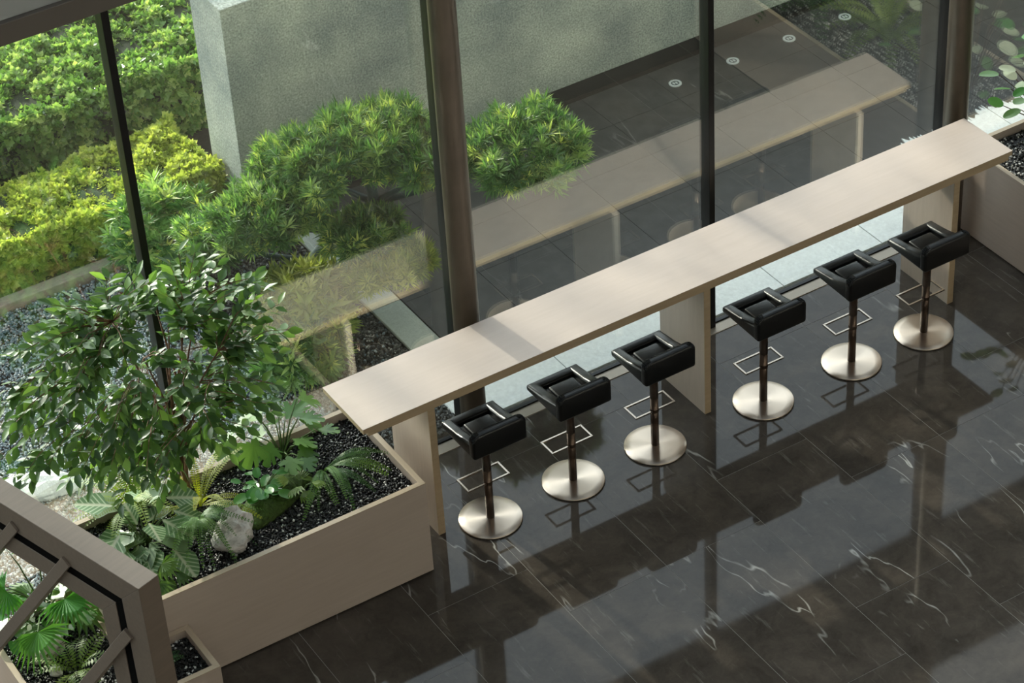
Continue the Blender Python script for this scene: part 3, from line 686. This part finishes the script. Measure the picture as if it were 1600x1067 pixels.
# ---- low planter
p = at(75, 1015, z=ZB+.03); rock('cream and grey boulder in the low planter', (p.x, p.y, ZB+.05), (.12, .09, .10), seed=9)
p = at(88, 1052, z=ZB); rock('small white stone in front of the boulder', (p.x, p.y, ZB+.02), (.05, .045, .04), 'white_rock', seed=3)
palm = fan('leaf', 'leaf_bright', 17, 3.2, .10)
p = at(72, 955, z=ZB); leafy('fan_palm', 'fan palm with round pleated leaves in the low planter', 'palm', (p.x, p.y, ZB), [palm], 8, (.30, .62), (.20, .27), .75, tilt=(-.6, .1))
p = at(35, 990, z=ZB); leafy('broad_leaf_plant', 'bright green broad-leaved plant left of the boulder', 'plant', (p.x, p.y, ZB), [outline_leaf('leaf', 'leaf_bright', heart)], 14, (.06, .22), (.11, .16), 1.0)
sel = outline_leaf('leaf', 'leaf_mid', split, 54)
p = at(112, 965, z=ZB); leafy('philodendron', 'dark philodendron with split leaves behind the boulder', 'plant', (p.x, p.y, ZB), [sel, lady], 16, (.10, .30), (.14, .22), 1.0)
p = at(120, 1050, z=ZB); fern('toothed green fern in front of the boulder', (p.x, p.y, ZB), 'fern_light', 9, .30, (.2, .8), .4, .26, arch=.2, pin=12)
p = at(262, 1040, z=ZB); fern('small dark fern in the right corner of the low planter', (p.x-.03, p.y, ZB), 'fern_deep', 8, .16, (.3, .9), .4, .25, arch=.2, pin=12)
ca = outline_leaf('leaf', 'leaf_cream', lambda a: (.3*math.sin(a), .5-.5*math.cos(a)), 18)
p = at(45, 1000, z=ZB); leafy('cream_flower', 'cream flower spikes beside the broad green leaves', 'flower', (p.x+.02, p.y-.02, ZB+.10), [ca], 12, (.03, .10), (.03, .05), .6)
# ---- right planter
gl_me = outline_leaf('leaf', 'leaf_mid', lambda a: (.34*math.sin(a), .5-.5*math.cos(a)), 20); gl2 = outline_leaf('leaf', 'leaf_cream', lambda a: (.34*math.sin(a), .5-.5*math.cos(a)), 20); gl3 = outline_leaf('leaf', 'leaf_bright', lambda a: (.34*math.sin(a), .5-.5*math.cos(a)), 20)
leafy('rubber_plant', 'glossy leafed plant with cream variegation in the far right planter', 'plant', (5.62, .30, ZR), [gl_me, gl3, gl2], 40, (.35, .85), (.10, .15), .75, 'bark')
fern('arching fern in the far right planter', (5.55, -.55, ZR), 'fern_light', 16, .6, (.3, 1.0), .5, .2, arch=.25)
fern('deep green fern at the near end of the far right planter', (5.5, -1.35, ZR), 'fern_deep', 16, .6, (.3, 1.0), .5, .2, arch=.25)

# ================================================================== GARDEN
def tuft(n, lv=BLADEV, up_=.55, ln=(.7, 1.1)):
    v, f = [], []
    for i in range(n):
        a = 2*PI*i/n+random.uniform(-.2, .2); e = random.uniform(.1, 1.2)*up_*2
        d = Vector((math.cos(a)*math.cos(e), math.sin(a)*math.cos(e), math.sin(e))); x = d.cross(Vector((0, 0, 1))).normalized(); z = x.cross(d); s = random.uniform(*ln); k = len(v)
        v += [tuple((x*p_[0]+d*p_[1]+z*p_[2])*s) for p_ in lv]; f += [(k, k+1, k+2), (k, k+2, k+3)]
    return v, f
PODO = tuft(16); SPRAY = tuft(11, [(0, 0, 0), (.10, .45, .03), (0, 1, -.08), (-.10, .45, .03)], .45, (.7, 1.1)); SPRIG = tuft(8, DIAV, .6, (.7, 1.1))
def zframes(nrm):
    z = np.asarray(nrm); z = z/np.linalg.norm(z, axis=1, keepdims=True); h = RNG.normal(size=z.shape); x = np.cross(h, z); x /= np.linalg.norm(x, axis=1, keepdims=True); y = np.cross(z, x)
    return np.stack([x, y, z], axis=2)
def pad(c_, r_, n, size, mat, parent, name='foliage_pad', low=-.35, unit=None):
    unit = unit or PODO
    d = RNG.normal(size=(n*2, 3)); d /= np.linalg.norm(d, axis=1, keepdims=True); d = d[d[:, 2] > low][:n]
    wob = 1+.14*np.sin(5*d[:, :1]*2+c_[0]*7)+.12*np.sin(6*d[:, 1:2]*2+c_[1]*5)
    p = d*np.array(r_)*RNG.uniform(.55, 1.0, (len(d), 1))**.5*wob+np.array(c_)
    nr = d/np.array(r_)*min(r_)+np.array([0, 0, .7])
    o_ = scatter(name, unit[0], unit[1], p, zframes(nr), RNG.uniform(.7, 1.2, len(d))*size, mat, parent); o_['kind'] = 'stuff'
    return o_
pines = thing('yew_pine', 'cloud-pruned yew pine with layered green pads before the granite wall', 'tree', (1.08, 2.85, -.03))
PB = Vector(pines.location)
PADS = [((560, 232), 1.22, (.60, .36, .18), 620, 'podocarpus'), ((668, 250), 1.16, (.26, .30, .14), 240, 'podocarpus'), ((815, 235), 1.18, (.44, .40, .20), 480, 'podocarpus'), ((462, 245), 1.05, (.30, .22, .10), 190, 'podocarpus'),
        ((425, 335), .90, (.38, .32, .18), 430, 'podocarpus'), ((568, 368), .70, (.29, .22, .12), 260, 'podocarpus'), ((612, 420), .56, (.32, .17, .09), 230, 'podocarpus_pale'),
        ((345, 372), .62, (.26, .24, .16), 220, 'podocarpus')]
tp = [at(*q, z=z_)-PB for q, z_ in (((500, 452), -.03), ((492, 408), .22), ((528, 362), .48), ((585, 316), .78), ((575, 255), 1.08))]
bm = bmesh.new(); tube(bm, tp, [.075, .065, .055, .045, .03], 10)
for (px, z_, r_, n_, mt) in PADS:
    c_ = at(*px, z=z_); lc = c_-PB; pad(tuple(lc), r_, int(n_*1.4), .098, mt, pines)
    s_ = tp[3] if z_ > 1 else (tp[2] if z_ > .65 else tp[1]); tube(bm, [s_, s_.lerp(lc, .5)+Vector((0, 0, -.05)), lc+Vector((0, 0, -.05))], [.026, .02, .01], 6)
obj('trunk', bm, 'bark_dark', pines, True)
def shrub(label, px, z_, r_, n_, size, mat):
    c_ = at(*px, z=z_); s_ = thing('garden_shrub', label, 'shrub', (c_.x, c_.y, -.03))
    pad((0, 0, z_+.03), r_, n_, size, mat, s_, 'foliage', -.8, SPRAY)
    bm = bmesh.new()
    for k in range(5):
        a = k*1.26; tube(bm, [(0, 0, 0), (r_[0]*.25*math.cos(a), r_[1]*.25*math.sin(a), z_*.6), (r_[0]*.6*math.cos(a), r_[1]*.6*math.sin(a), z_+.02)], [.012, .009, .005], 5)
    obj('stems', bm, 'bark', s_)
shrub('feathery green shrub between the yellow hedge and the ficus', (255, 362), .35, (.36, .30, .30), 420, .115, 'podocarpus')
shrub('pale olive shrub behind the reflected counter end', (478, 478), .30, (.32, .26, .26), 210, .14, 'podocarpus_pale')
shrub('low dark shrub on the gravel left of the counter end', (470, 548), .18, (.30, .22, .18), 230, .12, 'podocarpus')

def hedge(label, x0, x1, y0, y1, h, n, size, mat, rnd=.12):
    r_ = thing('hedge', label, 'hedge', ((x0+x1)/2, (y0+y1)/2, -.03)); cx, cy = (x0+x1)/2, (y0+y1)/2
    bm = box(x0-cx+.10, x1-cx-.10, y0-cy+.10, y1-cy-.10, 0, h-.10, .08, 2); obj('light_block_core', bm, 'hedge_core', r_)  # solid dark box added inside so no light leaks through the leaves
    ax, ay = x1-x0, y1-y0; areas = np.array([ax*ay*1.0, ax*h*.8, ax*h*.15, ay*h, ay*h*.5]); k = RNG.choice(5, n, p=areas/areas.sum())
    a, b_ = RNG.random(n), RNG.random(n); P_ = np.zeros((n, 3)); Nn = np.zeros((n, 3))
    for f_, (px_, py_, pz_, nn) in enumerate([(x0+a*ax, y0+b_*ay, np.full(n, h), (0, 0, 1)), (x0+a*ax, np.full(n, y0), b_*h, (0, -1, .5)), (x0+a*ax, np.full(n, y1), b_*h, (0, 1, .5)), (np.full(n, x1), y0+a*ay, b_*h, (1, 0, .5)), (np.full(n, x0), y0+a*ay, b_*h, (-1, 0, .5))]):
        s_ = k == f_; P_[s_] = np.stack([px_, py_, pz_], 1)[s_]; Nn[s_] = nn
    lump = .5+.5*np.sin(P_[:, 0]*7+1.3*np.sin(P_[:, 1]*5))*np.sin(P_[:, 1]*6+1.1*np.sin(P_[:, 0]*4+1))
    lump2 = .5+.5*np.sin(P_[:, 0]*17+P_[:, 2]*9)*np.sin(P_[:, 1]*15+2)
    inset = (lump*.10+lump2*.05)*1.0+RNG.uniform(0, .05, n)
    edge = np.minimum(np.minimum(P_[:, 0]-x0, x1-P_[:, 0]), np.minimum(P_[:, 1]-y0, y1-P_[:, 1]))
    nz = Nn/np.linalg.norm(Nn, axis=1, keepdims=True)
    P_ -= nz*inset[:, None]*np.array([1, 1, 1]); P_[:, 2] -= np.where(k == 0, np.clip(.12-edge, 0, .12)**2*7, 0)
    P_ -= np.array([cx, cy, 0]); Nn = Nn+RNG.normal(0, .45, (n, 3))
    o_ = scatter('leaves', SPRIG[0], SPRIG[1], P_, zframes(Nn), RNG.uniform(.7, 1.25, n)*size, mat, r_, np.clip(RNG.normal(.55, .22, n)-(inset-.08)*1.5, 0, 1)); o_['kind'] = 'stuff'  # shade of the hollows put into colour: deeper-set sprigs come out darker
    return r_
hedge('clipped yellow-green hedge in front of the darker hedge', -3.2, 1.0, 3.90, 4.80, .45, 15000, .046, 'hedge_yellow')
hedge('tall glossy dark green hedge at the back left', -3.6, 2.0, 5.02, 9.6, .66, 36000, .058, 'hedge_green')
p = at(48, 775, z=0); rock('long white boulder lying on the gravel outside', (p.x, p.y, .03), (.33, .15, .11), 'white_rock', seed=6, rot=-.35, cuts=4)

# ---- unseen trees added beyond wall and hedge; crown clumps placed to dapple the sun
def sun_dapple_tree(label, x, y, clumps):
    r_ = thing('sun_dapple_tree', label, 'tree', (x, y, -.03), group='unseen trees added to dapple the sun')
    top = max(c_[2] for c_ in clumps); low = min(c_[2] for c_ in clumps)
    bm = bmesh.new(); tube(bm, [(0, 0, 0), (.05, .03, low*.6), (-.03, .02, low), (0, 0, top)], [.12, .10, .08, .02], 8)
    P_ = []
    for (cx_, cy_, cz_, rr_, n_) in clumps:
        tube(bm, [(-.01, 0, min(low, cz_)-.5), Vector((0, 0, cz_-.3)).lerp(Vector((cx_, cy_, cz_)), .5), (cx_, cy_, cz_)], [.03, .02, .01], 5)
        d = RNG.normal(size=(n_, 3)); d /= np.linalg.norm(d, axis=1, keepdims=True)
        P_.append(np.array([cx_, cy_, cz_]) + d*RNG.random((n_, 1))**.4*rr_*np.array([1, 1, .62]))
    obj('trunk', bm, 'bark', r_); P_ = np.concatenate(P_)
    o_ = scatter('crown', LEAFV, LEAFF, P_, rrot(len(P_)), RNG.uniform(.13, .21, len(P_)), 'tree_leaf', r_); o_['kind'] = 'stuff'
sun_dapple_tree('unseen slender tree added far beyond the left hedge to shade the screen frame', -4.6, 12.2, [(-.6, 0, 7.2, .8, 150), (.5, .3, 7.6, .9, 170), (.1, -.4, 8.2, .8, 150), (-.3, .2, 6.6, .7, 120), (.9, 0, 6.9, .7, 120)])
sun_dapple_tree('unseen spreading tree added beyond the hedge and the wall end to dapple the sun', -1.3, 12.5, [(-.9, 0, 6.35, .9, 120), (.2, .3, 6.45, .9, 120), (1.1, -.3, 6.3, .8, 90), (0, 0, 7.1, .9, 150), (-.4, .2, 5.55, .55, 220), (.9, -.1, 5.5, .5, 200)])
sun_dapple_tree('unseen spreading tree added beyond the middle of the granite wall to dapple the sun', 1.5, 12.5, [(-1.1, 0, 6.35, .9, 110), (0, .3, 6.35, .9, 120), (1.0, -.3, 6.4, .8, 100), (.2, 0, 7.1, .9, 150), (-1.0, 0, 5.5, .42, 160), (.35, .2, 5.85, .26, 70), (.75, .2, 5.55, .36, 130)])
sun_dapple_tree('unseen broad tree added beyond the right part of the granite wall to dapple the sun', 4.6, 12.8, [(-1.0, 0, 6.5, .9, 120), (.1, .3, 6.5, .9, 120), (1.1, -.3, 6.5, .8, 100), (0, 0, 7.2, .9, 150), (-.75, 0, 5.95, .30, 90), (.2, .1, 5.6, .45, 180), (1.3, .1, 5.7, .5, 160)])
